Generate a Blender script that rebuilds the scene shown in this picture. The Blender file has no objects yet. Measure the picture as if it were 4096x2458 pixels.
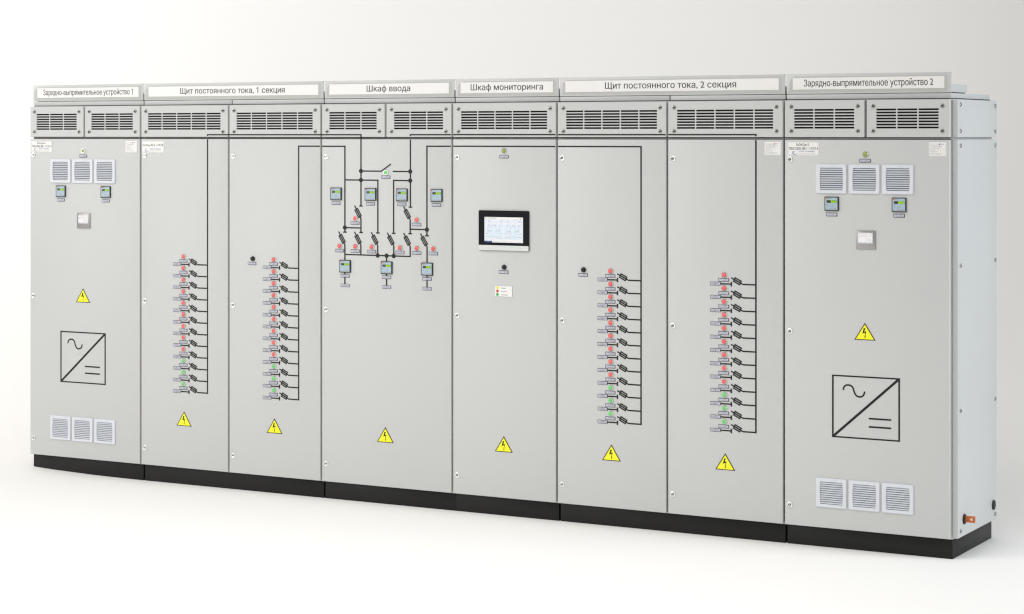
import bpy, bmesh, math, random
from mathutils import Vector
from mathutils.geometry import tessellate_polygon

scene = bpy.context.scene
COL = scene.collection
R = math.radians

# ------------------------------------------------------------------ materials
def nodes(name):
    m = bpy.data.materials.new(name)
    m.use_nodes = True
    nt = m.node_tree
    return m, nt, nt.nodes['Principled BSDF']

def mat(name, col, rough=0.5, metal=0.0, spec=0.5, var=0.03, bump=0.0, bscale=900.0,
        coat=0.0, emit=None, es=0.0, rvar=0.06, vscale=1.3):
    m, nt, b = nodes(name)
    N, L = nt.nodes, nt.links
    b.inputs['Metallic'].default_value = metal
    b.inputs['Specular IOR Level'].default_value = spec
    b.inputs['Coat Weight'].default_value = coat
    b.inputs['Coat Roughness'].default_value = 0.08
    tc = N.new('ShaderNodeTexCoord')
    nz = N.new('ShaderNodeTexNoise'); nz.inputs['Scale'].default_value = vscale
    nz.inputs['Detail'].default_value = 4
    L.new(tc.outputs['Object'], nz.inputs['Vector'])
    mp = N.new('ShaderNodeMapRange')
    mp.inputs['From Min'].default_value = 0.3; mp.inputs['From Max'].default_value = 0.7
    mp.inputs['To Min'].default_value = 1 - var; mp.inputs['To Max'].default_value = 1 + var * 0.6
    L.new(nz.outputs['Fac'], mp.inputs['Value'])
    mx = N.new('ShaderNodeVectorMath'); mx.operation = 'SCALE'
    mx.inputs[0].default_value = col[:3]
    L.new(mp.outputs['Result'], mx.inputs['Scale'])
    L.new(mx.outputs['Vector'], b.inputs['Base Color'])
    mr = N.new('ShaderNodeMapRange')
    mr.inputs['From Min'].default_value = 0.3; mr.inputs['From Max'].default_value = 0.7
    mr.inputs['To Min'].default_value = max(0.02, rough - rvar); mr.inputs['To Max'].default_value = rough + rvar
    L.new(nz.outputs['Fac'], mr.inputs['Value'])
    L.new(mr.outputs['Result'], b.inputs['Roughness'])
    if bump > 0:
        n2 = N.new('ShaderNodeTexNoise'); n2.inputs['Scale'].default_value = bscale
        n2.inputs['Detail'].default_value = 2
        L.new(tc.outputs['Object'], n2.inputs['Vector'])
        bp = N.new('ShaderNodeBump'); bp.inputs['Strength'].default_value = bump
        bp.inputs['Distance'].default_value = 0.001
        L.new(n2.outputs['Fac'], bp.inputs['Height'])
        L.new(bp.outputs['Normal'], b.inputs['Normal'])
    if emit is not None:
        b.inputs['Emission Color'].default_value = (*emit[:3], 1)
        b.inputs['Emission Strength'].default_value = es
    return m

def s2l(r, g, b):
    f = lambda c: ((c / 255 + 0.055) / 1.055) ** 2.4 if c > 10 else c / 255 / 12.92
    return (f(r), f(g), f(b))

M = {}
M['enamel'] = mat('light_grey_powder_coat', s2l(199, 200, 198), 0.40, var=0.012, bump=0.06, bscale=700, spec=0.45)
M['sign_shadow'] = mat('sign_shadow_grey', s2l(186, 187, 182), 0.5, var=0.01)  # darker grey paints the shadow around the title label
M['plinth'] = mat('black_plinth_paint', (0.0095, 0.0092, 0.0085), 0.5, var=0.06, bump=0.1, bscale=500, spec=0.3)
M['inside'] = mat('dark_interior_black', (0.006, 0.0065, 0.007), 0.6, spec=0.3)  # black stands in for the unlit interior behind openings
M['gasket_and_shadow_gap'] = mat('black_rubber_and_shadow_gap', (0.012, 0.012, 0.012), 0.6, bump=0.1)
M['seal_light'] = mat('grey_door_seal', (0.17, 0.17, 0.17), 0.6, var=0.05)
M['seal'] = mat('dark_grey_door_seal', (0.055, 0.055, 0.055), 0.6, var=0.05)
M['tape'] = mat('black_vinyl_line', (0.0105, 0.0098, 0.0085), 0.5, spec=0.35)
M['paper'] = mat('white_label_stock', (0.85, 0.835, 0.81), 0.38, var=0.01)
M['ink'] = mat('dark_print', (0.02, 0.018, 0.017), 0.5)
M['greyink'] = mat('grey_print', (0.28, 0.28, 0.29), 0.5)
M['blueink'] = mat('blue_print', (0.02, 0.10, 0.26), 0.5)
M['chrome'] = mat('polished_chrome', (0.80, 0.80, 0.78), 0.10, metal=1, rvar=0.03)
M['satin'] = mat('satin_nickel', (0.86, 0.86, 0.84), 0.28, metal=0.85, rvar=0.05)
M['slot'] = mat('dark_metal_recess', (0.05, 0.05, 0.048), 0.35, metal=0.8)
M['steel'] = mat('zinc_screw_steel', (0.33, 0.325, 0.315), 0.16, metal=1, rvar=0.05)
M['red'] = mat('red_lens', (0.80, 0.085, 0.075), 0.36, spec=0.8, coat=0.6, emit=(0.8, 0.05, 0.04), es=0.12, var=0.12, vscale=160)
M['green'] = mat('green_lens', (0.11, 0.56, 0.12), 0.36, spec=0.8, coat=0.6, emit=(0.08, 0.6, 0.1), es=0.12, var=0.12, vscale=160)
M['amber'] = mat('yellow_green_lens', (0.32, 0.36, 0.06), 0.25, spec=0.7, emit=(0.4, 0.4, 0.05), es=0.06, var=0.25, vscale=140)
M['grille'] = mat('cool_white_plastic', (0.69, 0.715, 0.76), 0.45, var=0.01)
M['navy'] = mat('navy_label_frame', (0.008, 0.014, 0.035), 0.35)
M['lilac'] = mat('pale_label_insert', (0.54, 0.545, 0.62), 0.4, var=0.02)
M['housing'] = mat('black_plastic_housing', (0.010, 0.010, 0.011), 0.35, bump=0.05)
M['face'] = mat('pale_blue_faceplate', (0.39, 0.50, 0.57), 0.4, var=0.02)
M['orange'] = mat('orange_square', (0.78, 0.15, 0.05), 0.5)
M['window'] = mat('unlit_digit_window', (0.055, 0.045, 0.035), 0.25)
M['lit'] = mat('green_lit_window', (0.02, 0.05, 0.0), 0.3, emit=(0.07, 0.22, 0.0), es=0.9)
M['digit'] = mat('lit_digit', (0.1, 0.2, 0.0), 0.3, emit=(0.62, 1.0, 0.04), es=1.05)
M['dim'] = mat('unlit_digit', (0.10, 0.085, 0.07), 0.3)
M['button'] = mat('pale_button', (0.50, 0.58, 0.62), 0.4)
M['pink'] = mat('pink_button', (0.66, 0.46, 0.50), 0.4)
M['glass'] = mat('black_front_glass', (0.0035, 0.0045, 0.005), 0.12, spec=0.5, rvar=0.03)
M['silver'] = mat('silver_trim', (0.68, 0.69, 0.67), 0.4, metal=0.1)
M['brushed'] = mat('brushed_grey_bezel', (0.36, 0.35, 0.345), 0.35, metal=0.55)
M['scr_white'] = mat('screen_white', (0.1, 0.1, 0.1), 0.3, emit=(0.90, 0.88, 0.86), es=0.86)
M['scr_blue'] = mat('screen_pale_blue', (0.1, 0.1, 0.1), 0.3, emit=(0.74, 0.81, 0.91), es=0.90)
M['scr_dim'] = mat('screen_button_blue', (0.1, 0.1, 0.1), 0.3, emit=(0.66, 0.73, 0.80), es=0.86)
M['scr_navy'] = mat('screen_navy_tab', (0.02, 0.02, 0.05), 0.3, emit=(0.01, 0.05, 0.21), es=0.9)
M['scr_green'] = mat('screen_green_line', (0.02, 0.05, 0.03), 0.3, emit=(0.20, 0.42, 0.27), es=0.9)
M['scr_ink'] = mat('screen_dark_text', (0.02, 0.02, 0.02), 0.3, emit=(0.16, 0.17, 0.18), es=0.9)
M['yellow'] = mat('warning_yellow', (0.93, 0.90, 0.012), 0.45, emit=(1, 0.95, 0), es=0.0)
M['black'] = mat('warning_black', (0.004, 0.004, 0.004), 0.5)
M['dot_y'] = mat('yellow_dot', (0.82, 0.75, 0.05), 0.5)
M['dot_r'] = mat('red_dot', (0.62, 0.03, 0.03), 0.5)
M['dot_g'] = mat('green_dot', (0.01, 0.40, 0.07), 0.5)
M['logo_red'] = mat('red_sail', (0.62, 0.05, 0.03), 0.5)
M['logo_dark'] = mat('dark_red_sail', (0.20, 0.012, 0.01), 0.5)
M['logo_blue'] = mat('light_blue_print', (0.07, 0.20, 0.48), 0.5)
M['copper'] = mat('copper_bar', (0.74, 0.20, 0.055), 0.5, metal=0.35, bump=0.9, bscale=420, var=0.25, vscale=260)
M['floor'] = mat('white_studio_paper', (0.93, 0.912, 0.882), 0.85, spec=0.15, var=0.004)

# ------------------------------------------------------------------ mesh builder
class MB:
    def __init__(s): s.v = []; s.f = []; s.m = []; s.mats = []; s.flat = set()
    def mi(s, k):
        if k not in s.mats: s.mats.append(k)
        return s.mats.index(k)
    def add(s, vs, fs, k):
        o = len(s.v); i = s.mi(k)
        s.v += [tuple(v) for v in vs]
        for f in fs: s.f.append([o + a for a in f]); s.m.append(i)
    def box(s, x0, x1, y0, y1, z0, z1, k, bev=0.0, seg=2):
        if bev > 0:
            bm = bmesh.new(); bmesh.ops.create_cube(bm, size=1)
            for v in bm.verts:
                v.co = Vector(((x0 + x1) / 2 + v.co.x * (x1 - x0), (y0 + y1) / 2 + v.co.y * (y1 - y0), (z0 + z1) / 2 + v.co.z * (z1 - z0)))
            bmesh.ops.bevel(bm, geom=bm.edges[:], offset=bev, segments=seg, profile=0.5, affect='EDGES')
            bm.verts.index_update()
            s.add([v.co[:] for v in bm.verts], [[v.index for v in f.verts] for f in bm.faces], k); bm.free(); return
        v = [(x, y, z) for x in (x0, x1) for y in (y0, y1) for z in (z0, z1)]
        s.add(v, [(0, 1, 3, 2), (4, 6, 7, 5), (0, 4, 5, 1), (2, 3, 7, 6), (0, 2, 6, 4), (1, 5, 7, 3)], k)
    def sheet(s, x0, x1, z0, z1, y, k):                      # faces the viewer side (-Y)
        s.add([(x0, y, z0), (x1, y, z0), (x1, y, z1), (x0, y, z1)], [(0, 1, 2, 3)], k)
    def prism(s, pts, y0, y1, k):                             # outline in XZ, thickness in Y
        n = len(pts)
        a = sum(pts[i][0] * pts[(i + 1) % n][1] - pts[(i + 1) % n][0] * pts[i][1] for i in range(n))
        if a < 0: pts = pts[::-1]
        v = [(x, y0, z) for x, z in pts] + [(x, y1, z) for x, z in pts]
        tri = tessellate_polygon([[Vector((x, z, 0)) for x, z in pts]])
        s.add(v, [list(t) for t in tri] + [[i, i + n, (i + 1) % n + n, (i + 1) % n] for i in range(n)], k)
    def strip(s, a, b, w, t, k, ext=0.0, y=0.0):              # bar from a to b (XZ), width w, height t
        d = Vector((b[0] - a[0], b[1] - a[1])); d.normalize(); n = Vector((-d.y, d.x)) * w / 2
        A = Vector(a) - d * ext; B = Vector(b) + d * ext
        s.prism([tuple(A - n), tuple(B - n), tuple(B + n), tuple(A + n)], y - t, y, k)
    def lathe(s, prof, k, cx=0, cz=0, n=28, cap=True):        # prof: (r, y), axis along Y
        vs = []; fs = []
        for r, y in prof:
            for i in range(n):
                a = 2 * math.pi * i / n
                vs.append((cx + r * math.cos(a), y, cz + r * math.sin(a)))
        for j in range(len(prof) - 1):
            for i in range(n):
                fs.append([j * n + i, j * n + (i + 1) % n, (j + 1) * n + (i + 1) % n, (j + 1) * n + i])
        if cap: fs.append([(len(prof) - 1) * n + i for i in range(n)])
        s.add(vs, fs, k)
    def text(s, t, x, z, k, w=None, h=None, y=-0.001, align='l', shear=0.0, bold=0.0, maxw=None, res=2):
        v, f, (bx0, bx1), cap = text_geo(t, shear, bold, res)
        sz = h / cap; sx = sz
        if w is not None: sx = w / (bx1 - bx0)
        elif maxw is not None: sx = min(sz, maxw / (bx1 - bx0))
        W = (bx1 - bx0) * sx
        ox = x - (W / 2 if align == 'c' else W if align == 'r' else 0)
        s.flat.update(range(len(s.f), len(s.f) + len(f)))
        s.add([(ox + (a - bx0) * sx, y, z + b * sz) for a, b in v], f, k)
    def mesh(s, name):
        me = bpy.data.meshes.new(name)
        me.from_pydata(s.v, [], s.f)
        for k in s.mats: me.materials.append(M[k])
        me.polygons.foreach_set('material_index', s.m)
        me.polygons.foreach_set('use_smooth', [i not in s.flat for i in range(len(s.f))])
        bm = bmesh.new(); bm.from_mesh(me); bmesh.ops.recalc_face_normals(bm, faces=[f for f in bm.faces if True]); bm.to_mesh(me); bm.free()
        me.set_sharp_from_angle(angle=R(32))
        return me
    def build(s, name, parent=None, loc=(0, 0, 0)):
        return put(name, s.mesh(name), parent, loc)

_tc = {}
def text_geo(t, shear, bold, res):
    key = (t, shear, bold, res)
    if key in _tc: return _tc[key]
    t = t.replace('1', '\U0001D7E3')
    def loops(t):
        c = bpy.data.curves.new('t', 'FONT'); c.body = t; c.size = 1; c.shear = shear; c.offset = 0.0
        o = bpy.data.objects.new('t', c); COL.objects.link(o)
        dg = bpy.context.evaluated_depsgraph_get(); dg.update()
        cv = o.evaluated_get(dg).to_curve(dg)
        out = []
        for sp in cv.splines:
            if sp.type != 'BEZIER':
                out.append([(p.co[0], p.co[1]) for p in sp.points]); continue
            bp = sp.bezier_points; n = len(bp); l = []
            for i in range(n):
                a, b_ = bp[i], bp[(i + 1) % n]
                p0, p1, p2, p3 = a.co, a.handle_right, b_.handle_left, b_.co
                d = (p3 - p0)
                st = 1 if max(((p1 - p0).cross(d)).length, ((p3 - p2).cross(d)).length) < 1e-5 else res + 2
                for k in range(st):
                    u = k / st; w_ = 1 - u
                    q = p0 * w_ ** 3 + p1 * 3 * w_ * w_ * u + p2 * 3 * w_ * u * u + p3 * u ** 3
                    if not l or (abs(l[-1][0] - q.x) + abs(l[-1][1] - q.y)) > 1e-5: l.append((q.x, q.y))
            if len(l) > 1 and abs(l[0][0] - l[-1][0]) + abs(l[0][1] - l[-1][1]) < 1e-5: l.pop()
            if len(l) > 2: out.append(l)
        o.to_curve_clear() if hasattr(o, 'to_curve_clear') else None
        bpy.data.objects.remove(o); bpy.data.curves.remove(c)
        return out
    def fill(ls):                        # non-zero winding fill of overlapping outlines by trapezoid bands
        E = []
        for l in ls:
            for a, b in zip(l, l[1:] + l[:1]):
                if abs(a[1] - b[1]) > 1e-7: E.append((a, b, 1) if a[1] < b[1] else (b, a, -1))
        ys = []
        for q in sorted(p[1] for l in ls for p in l):
            if not ys or q - ys[-1] > 0.0025: ys.append(q)
        vs = []; fs = []
        X = lambda e, y: e[0][0] + (e[1][0] - e[0][0]) * (y - e[0][1]) / (e[1][1] - e[0][1])
        for y0, y1 in zip(ys, ys[1:]):
            ym = (y0 + y1) / 2
            cr = sorted(((X(e, ym), i) for i, e in enumerate(E) if e[0][1] <= ym < e[1][1])); w_ = 0; st = None
            for x_, i in cr:
                if w_ == 0: st = i
                w_ += E[i][2]
                if w_ == 0:
                    o = len(vs); e = bold; vs += [(X(E[st], y0) - e, y0), (X(E[i], y0) + e, y0), (X(E[i], y1) + e, y1), (X(E[st], y1) - e, y1)]; fs.append([o, o + 1, o + 2, o + 3])
        return vs, fs
    ls = sorted(loops(t), key=lambda l: min(p[0] for p in l))
    groups = []; edge = -1e9
    for l in ls:
        if min(p[0] for p in l) < edge - 1e-4: groups[-1].append(l)
        else: groups.append([l])
        edge = max(edge, max(p[0] for p in l))
    v = []; f = []
    for g in groups:
        a, b_ = fill(g); o = len(v); v += a; f += [[o + q for q in t_] for t_ in b_]
    cap = max(p[1] for l in loops('H') for p in l)
    xs = [p[0] for p in v]
    _tc[key] = (v, f, (min(xs), max(xs)), cap)
    return _tc[key]

def put(name, me, parent=None, loc=(0, 0, 0), rz=0.0, label=None):
    o = bpy.data.objects.new(name, me); COL.objects.link(o)
    o.parent = parent; o.location = loc; o.rotation_euler = (0, 0, rz)
    if label: o['label'] = label
    return o

def thing(name, label, cat, loc, group=None):
    o = bpy.data.objects.new(name, None); COL.objects.link(o)
    o.empty_display_size = 0.2
    o.location = loc; o['label'] = label; o['category'] = cat
    if group: o['group'] = group
    return o

FY = -0.033          # plane of the door fronts
# ------------------------------------------------------------------ shared small meshes
def rounded(x0, x1, z0, z1, r, n=5):
    p = []
    for cx, cz, a0 in ((x1 - r, z1 - r, 0), (x0 + r, z1 - r, 90), (x0 + r, z0 + r, 180), (x1 - r, z0 + r, 270)):
        for i in range(n + 1):
            a = R(a0 + 90 * i / n); p.append((cx + r * math.cos(a), cz + r * math.sin(a)))
    return p

def mk_screw():
    b = MB()
    b.lathe([(0.0099, 0.0005), (0.0099, -0.0008), (0.0093, -0.0022), (0.0078, -0.0036), (0.0060, -0.0044), (0.0044, -0.0046)], 'steel', cap=False)
    b.lathe([(0.0044, -0.0046), (0.0040, -0.0030), (0.0036, -0.0016)], 'slot', n=6)
    return b.mesh('screw')
def mk_lock():
    b = MB()
    b.lathe([(0.0143, 0.0005), (0.0143, -0.0010), (0.0134, -0.0026), (0.0118, -0.0034), (0.0088, -0.0030), (0.0082, -0.0038), (0.0074, -0.0038), (0.0070, -0.0010)], 'satin', cap=False, n=36)
    b.lathe([(0.0070, -0.0010), (0.001, -0.0010)], 'satin')
    b.lathe([(0.0055, -0.0012), (0.0001, -0.0012)], 'slot', n=24)
    b.strip((-0.0075, 0), (0.0075, 0), 0.0026, 0.0003, 'slot', y=-0.0012)
    b.lathe([(0.0023, -0.0010), (0.0023, -0.0036), (0.0017, -0.0042)], 'satin', n=16)
    return b.mesh('lock')
def mk_bezel():
    b = MB()
    b.lathe([(0.0138, 0.0005), (0.0138, -0.0030), (0.0133, -0.0052), (0.0122, -0.0064), (0.0112, -0.0064), (0.0108, -0.0052), (0.0108, -0.0010)], 'chrome', n=40, cap=False)
    return b.mesh('indicator_lamp')
def mk_lens(k):
    b = MB(); n = 36; rings = [(0.0108, -0.0050), (0.0104, -0.0066), (0.0085, -0.0080), (0.0050, -0.0088), (0.0002, -0.0080)]
    vs = []; fs = []
    for j, (r, y) in enumerate(rings):
        for i in range(n):
            a = 2 * math.pi * i / n
            dy = 0.0006 * math.sin(5 * a + j) if 0 < j < 4 else 0
            vs.append((r * math.cos(a), y + dy, r * math.sin(a)))
    for j in range(len(rings) - 1):
        for i in range(n): fs.append([j * n + i, j * n + (i + 1) % n, (j + 1) * n + (i + 1) % n, (j + 1) * n + i])
    fs.append([(len(rings) - 1) * n + i for i in range(n)])
    b.add(vs, fs, k)
    return b.mesh('lens')
LW, LH = 0.0538, 0.0163
def mk_tag(kind):            # origin: top-left corner
    b = MB(); fr = 0.0023 if kind != 'line' else 0.0019
    b.prism(rounded(0, LW, -LH, 0, 0.0012, 3), -0.0018, 0.0003, 'navy')
    b.box(fr, LW - fr - 0.0004, -0.0022, -0.0015, -LH + fr, -fr, 'lilac')
    if kind != 'line': b.box(0.0163, 0.0170, -0.0024, -0.0016, -LH + fr, -fr, 'navy')
    return b.mesh('name_tag')
def mk_tagtext(kind):
    b = MB(); y = -0.0026
    if kind == 'lamp':
        b.text('HL1', 0.0090, -0.0093, 'ink', h=0.0022, y=y, align='c', bold=0.01)
        b.text('Контроль', 0.0345, -0.0070, 'ink', h=0.0022, y=y, align='c', bold=0.01)
        b.text('напряжения ввод', 0.0345, -0.0116, 'ink', h=0.0022, w=0.029, y=y, align='c', bold=0.01)
    elif kind == 'knob':
        b.text('SAC1', 0.0090, -0.0093, 'ink', h=0.0022, y=y, align='c', bold=0.01)
        b.text('Освещение', 0.0345, -0.0070, 'ink', h=0.0022, y=y, align='c', bold=0.01)
        b.text('секция 1', 0.0345, -0.0116, 'ink', h=0.0022, y=y, align='c', bold=0.01)
    else:
        b.text('1QF1', 0.0269, -0.0043, 'ink', h=0.0019, y=y, align='c', bold=0.01)
        b.text('Питание привода', 0.0269, -0.0075, 'ink', h=0.0019, w=0.029, y=y, align='c', bold=0.01)
        b.text('выключателей 10 кВ, секц. 1', 0.0269, -0.0107, 'ink', h=0.0019, w=0.047, y=y, align='c', bold=0.01)
        b.text('QF1B', 0.0269, -0.0139, 'ink', h=0.0019, y=y, align='c', bold=0.01)
    return b.mesh('lettering')
def mk_knob():
    b = MB()
    b.lathe([(0.0131, 0.0005), (0.0131, -0.003), (0.0122, -0.0046), (0.0114, -0.0046), (0.0112, -0.009), (0.0100, -0.0112), (0.0060, -0.0122)], 'housing', n=36)
    b.strip((0.002, 0.008), (0.0045, -0.008), 0.0010, 0.0006, 'gasket_and_shadow_gap', y=-0.0122)
    return b.mesh('selector_knob')
ME = dict(screw=mk_screw(), lock=mk_lock(), bezel=mk_bezel(), red=mk_lens('red'), green=mk_lens('green'), amber=mk_lens('amber'),
          tag_lamp=mk_tag('lamp'), tag_line=mk_tag('line'), tx_lamp=mk_tagtext('lamp'), tx_line=mk_tagtext('line'), tx_knob=mk_tagtext('knob'), knob=mk_knob())

LAMPLAB = {'red': 'red indicator lamp', 'green': 'green indicator lamp', 'amber': 'yellow-green indicator lamp'}
def lamp(p, x, z, col):
    o = put('indicator_lamp', ME['bezel'], p, (x, FY, z), label=LAMPLAB[col])
    put('lens', ME[col], o)
def tag(p, x, z, kind='lamp'):
    o = put('name_tag', ME['tag_line' if kind == 'line' else 'tag_lamp'], p, (x, FY, z))
    put('lettering', ME['tx_' + kind], o)

# seven-segment digit outlines
def zero(b, x, z, w, h, k, y):
    t = w * 0.26; s = 0.10
    P = lambda u, v: (x + u * w + s * v * h * 0.8, z + v * h)
    for a, c in (((0.12, 1), (0.88, 1)), ((0.12, 0), (0.88, 0)), ((0, 0.95), (0, 0.52)), ((0, 0.48), (0, 0.05)), ((1, 0.95), (1, 0.52)), ((1, 0.48), (1, 0.05))):
        b.strip(P(*a), P(*c), t, 0.0003, k, y=y, ext=t * 0.2)

def mk_meter():              # origin: bottom-left corner, 67 x 65.7 mm
    W, H = 0.0688, 0.0657; sx = W / 165; sz = H / 172
    h = MB(); h.box(0, W, -0.010, 0.0004, 0, H, 'housing', bev=0.0016)
    X = lambda p: p * sx
    Z = lambda p: H - p * sz
    f = MB(); f.sheet(X(11), X(154), Z(161), Z(11), -0.0104, 'face')
    f.box(X(11), X(154), -0.0103, -0.0095, Z(161), Z(11), 'face')
    f.sheet(X(12), X(28), Z(28), Z(12), -0.0108, 'orange')
    f.text('ЩП72', X(34), Z(19), 'ink', h=0.0022, y=-0.0108); f.text('Ампер', X(34), Z(28), 'ink', h=0.0022, y=-0.0108)
    f.lathe([(0.0016, -0.0107), (0.0008, -0.0108)], 'ink', X(73), Z(19), 12)
    f.text('АС/DC', X(25), Z(99), 'ink', h=0.0020, w=X(20), y=-0.0108, bold=0.02)
    f.text('вх', X(75), Z(119), 'ink', h=0.0020, y=-0.0108, bold=0.02); f.text('А', X(89), Z(121), 'ink', h=0.0048, y=-0.0108)
    f.text('Связь', X(13), Z(148), 'greyink', h=0.0014, y=-0.0108, w=X(28)); f.text('Интерф', X(13), Z(158), 'ink', h=0.0018, y=-0.0108, w=X(30))
    w = MB(); w.box(X(27), X(146), -0.0110, -0.0100, Z(74), Z(43), 'window')
    w.sheet(X(75), X(146), Z(74), Z(43), -0.0112, 'lit')
    for i in (0, 1): zero(w, X(34 + 21 * i), Z(69), X(10), (69 - 48) * sz, 'dim', -0.0112)
    d = MB()
    for i in (0, 1, 2): zero(d, X(81 + 23 * i), Z(69), X(11), (69 - 48) * sz, 'digit', -0.0115)
    d.lathe([(0.0010, -0.0115), (0.0009, -0.0118)], 'digit', X(97), Z(70), 8)
    bt = []
    for i, k in enumerate(('button', 'button', 'pink', 'button')):
        q = MB(); q.prism(rounded(0, X(18), -18 * sz, 0, 0.0010, 3), -0.0006, 0, 'navy' if 0 else 'greyink')
        q.prism(rounded(X(1.4), X(16.6), -16.6 * sz, -1.4 * sz, 0.0008, 3), -0.0010, -0.0004, k)
        c = (X(9), -9 * sz); r = 0.0016
        tri = [[(c[0] - r, c[1]), (c[0] + r, c[1] + r), (c[0] + r, c[1] - r)], [(c[0], c[1] + r), (c[0] + r, c[1] - r), (c[0] - r, c[1] - r)],
               [(c[0], c[1] - r), (c[0] - r, c[1] + r), (c[0] + r, c[1] + r)], [(c[0] - r, c[1] - r), (c[0] + r, c[1] - r), (c[0] + r, c[1] + r), (c[0] - r, c[1] + r)]][i]
        q.prism(tri, -0.0013, -0.0009, 'ink')
        bt.append((q.mesh('button'), (X(49 + 24 * i), -0.0104, Z(140))))
    return h.mesh('panel_meter'), f.mesh('faceplate'), w.mesh('display_window'), d.mesh('digits'), bt
MT = mk_meter()
def meter(p, x, z):          # x,z bottom-left
    o = put('panel_meter', MT[0], p, (x - 0.0015, FY + 0.003, z))
    put('faceplate', MT[1], o); put('display_window', MT[2], o); put('digits', MT[3], o)
    for me, l in MT[4]: put('button', me, o, l)

def mk_grille():             # origin bottom-left, 148.4 x 134.5 mm
    W, H = 0.1484, 0.1345
    fr = MB()
    out = rounded(0, W, 0, H, 0.006, 5); inn = rounded(0.0018, W - 0.0018, 0.0018, H - 0.0018, 0.0045, 5)
    n = len(out)
    zt, zb = H - 0.0165, 0.0155; xl, xr = 0.0215, W - 0.0195; bul = 0.0030
    hw = lambda z: bul * (1 - ((z - (zt + zb) / 2) / ((zt - zb) / 2)) ** 2)
    k = 10
    hole = [(xl - hw(zb + (zt - zb) * i / k), zb + (zt - zb) * i / k) for i in range(k + 1)] + [(xr + hw(zt + (zb - zt) * i / k), zt + (zb - zt) * i / k) for i in range(k + 1)]
    vs = [(x, 0.0003, z) for x, z in out] + [(x, -0.0055, z) for x, z in out] + [(x, -0.0075, z) for x, z in inn]
    fs = []
    for j in (0, 1):
        for i in range(n): fs.append([j * n + i, j * n + (i + 1) % n, (j + 1) * n + (i + 1) % n, (j + 1) * n + i])
    fr.add(vs, fs, 'grille')
    tri = tessellate_polygon([[Vector((x, z, 0)) for x, z in inn], [Vector((x, z, 0)) for x, z in hole]])
    al = inn + hole
    fr.add([(x, -0.0075, z) for x, z in al], [list(t) for t in tri], 'grille')
    nh = len(hole)
    fr.add([(x, -0.0075, z) for x, z in hole] + [(x, 0.0, z) for x, z in hole], [[i, (i + 1) % nh, (i + 1) % nh + nh, i + nh] for i in range(nh)], 'grille')
    for sgn, xx in ((1, 0.024), (-1, W - 0.024)):   # moulded seams
        for z0, z1 in ((H - 0.0160, H - 0.003), (0.003, 0.0150)):
            fr.strip((xx, z0), (xx - 0.0012 * sgn * (1 if z0 > 0.05 else -1), z1), 0.0004, 0.0001, 'enamel', y=-0.0075)
    sl = MB(); ns = 10; pitch = (zt - zb - 0.002) / ns
    for i in range(ns):
        z1 = zt - i * pitch; z0 = z1 - pitch * 1.02
        xa = xl - hw((z0 + z1) / 2) - 0.0005; xb = xr + hw((z0 + z1) / 2) + 0.0005
        ya, yb = -0.0008, -0.0072
        zm = z0 + pitch * 0.10
        sec = [(ya, z1 - pitch * 0.20), (-0.0030, z1 - pitch * 0.42), (yb, zm + 0.0011), (yb, zm), (-0.0058, zm), (ya + 0.0003, z1 - pitch * 0.6)]
        m_ = len(sec)
        sl.add([(xa, y, z) for y, z in sec] + [(xb, y, z) for y, z in sec], [[j, (j + 1) % m_, (j + 1) % m_ + m_, j + m_] for j in range(m_)], 'grille')
    bk = MB(); bk.sheet(xl - 0.004, xr + 0.004, zb - 0.001, zt + 0.001, -0.0004, 'inside')
    tb = MB(); tb.box(0.0580, 0.0960, -0.0086, -0.0070, H - 0.0155, H - 0.0025, 'grille', bev=0.0006)
    return fr.mesh('filter_grille'), sl.mesh('louvre_slats'), bk.mesh('dark_interior_sheet'), tb.mesh('latch_tab')
GR = mk_grille()
def grille(p, x, z):
    o = put('filter_grille', GR[0], p, (x, FY, z))
    put('louvre_slats', GR[1], o); put('dark_interior_sheet', GR[2], o); put('latch_tab', GR[3], o)

# warning triangle, origin: middle of the base
def mk_warning():
    W, H = 0.1015, 0.0795
    a = MB(); a.prism([(-W / 2, 0), (W / 2, 0), (0, H)], -0.0010, 0.0003, 'black')
    y = MB(); y.prism([(-W / 2 + 0.0072, 0.0036), (W / 2 - 0.0072, 0.0036), (0, H - 0.0082)], -0.0014, -0.0008, 'yellow')
    b = MB()
    b.prism([(-0.0052, 0.0545), (0.0030, 0.0545), (-0.0028, 0.0385), (0.0068, 0.0410), (0.0022, 0.0170), (-0.0002, 0.0170), (0.0022, 0.0345), (-0.0118, 0.0300)], -0.0018, -0.0012, 'black')
    b.prism([(-0.0020, 0.0170), (0.0046, 0.0170), (0.0006, 0.0068)], -0.0017, -0.0012, 'black')
    return a.mesh('warning_triangle'), y.mesh('yellow_field'), b.mesh('lightning_bolt')
WT = mk_warning()
def warning(p, x, z):
    o = put('warning_triangle', WT[0], p, (x, FY, z)); put('yellow_field', WT[1], o); put('lightning_bolt', WT[2], o)

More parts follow.
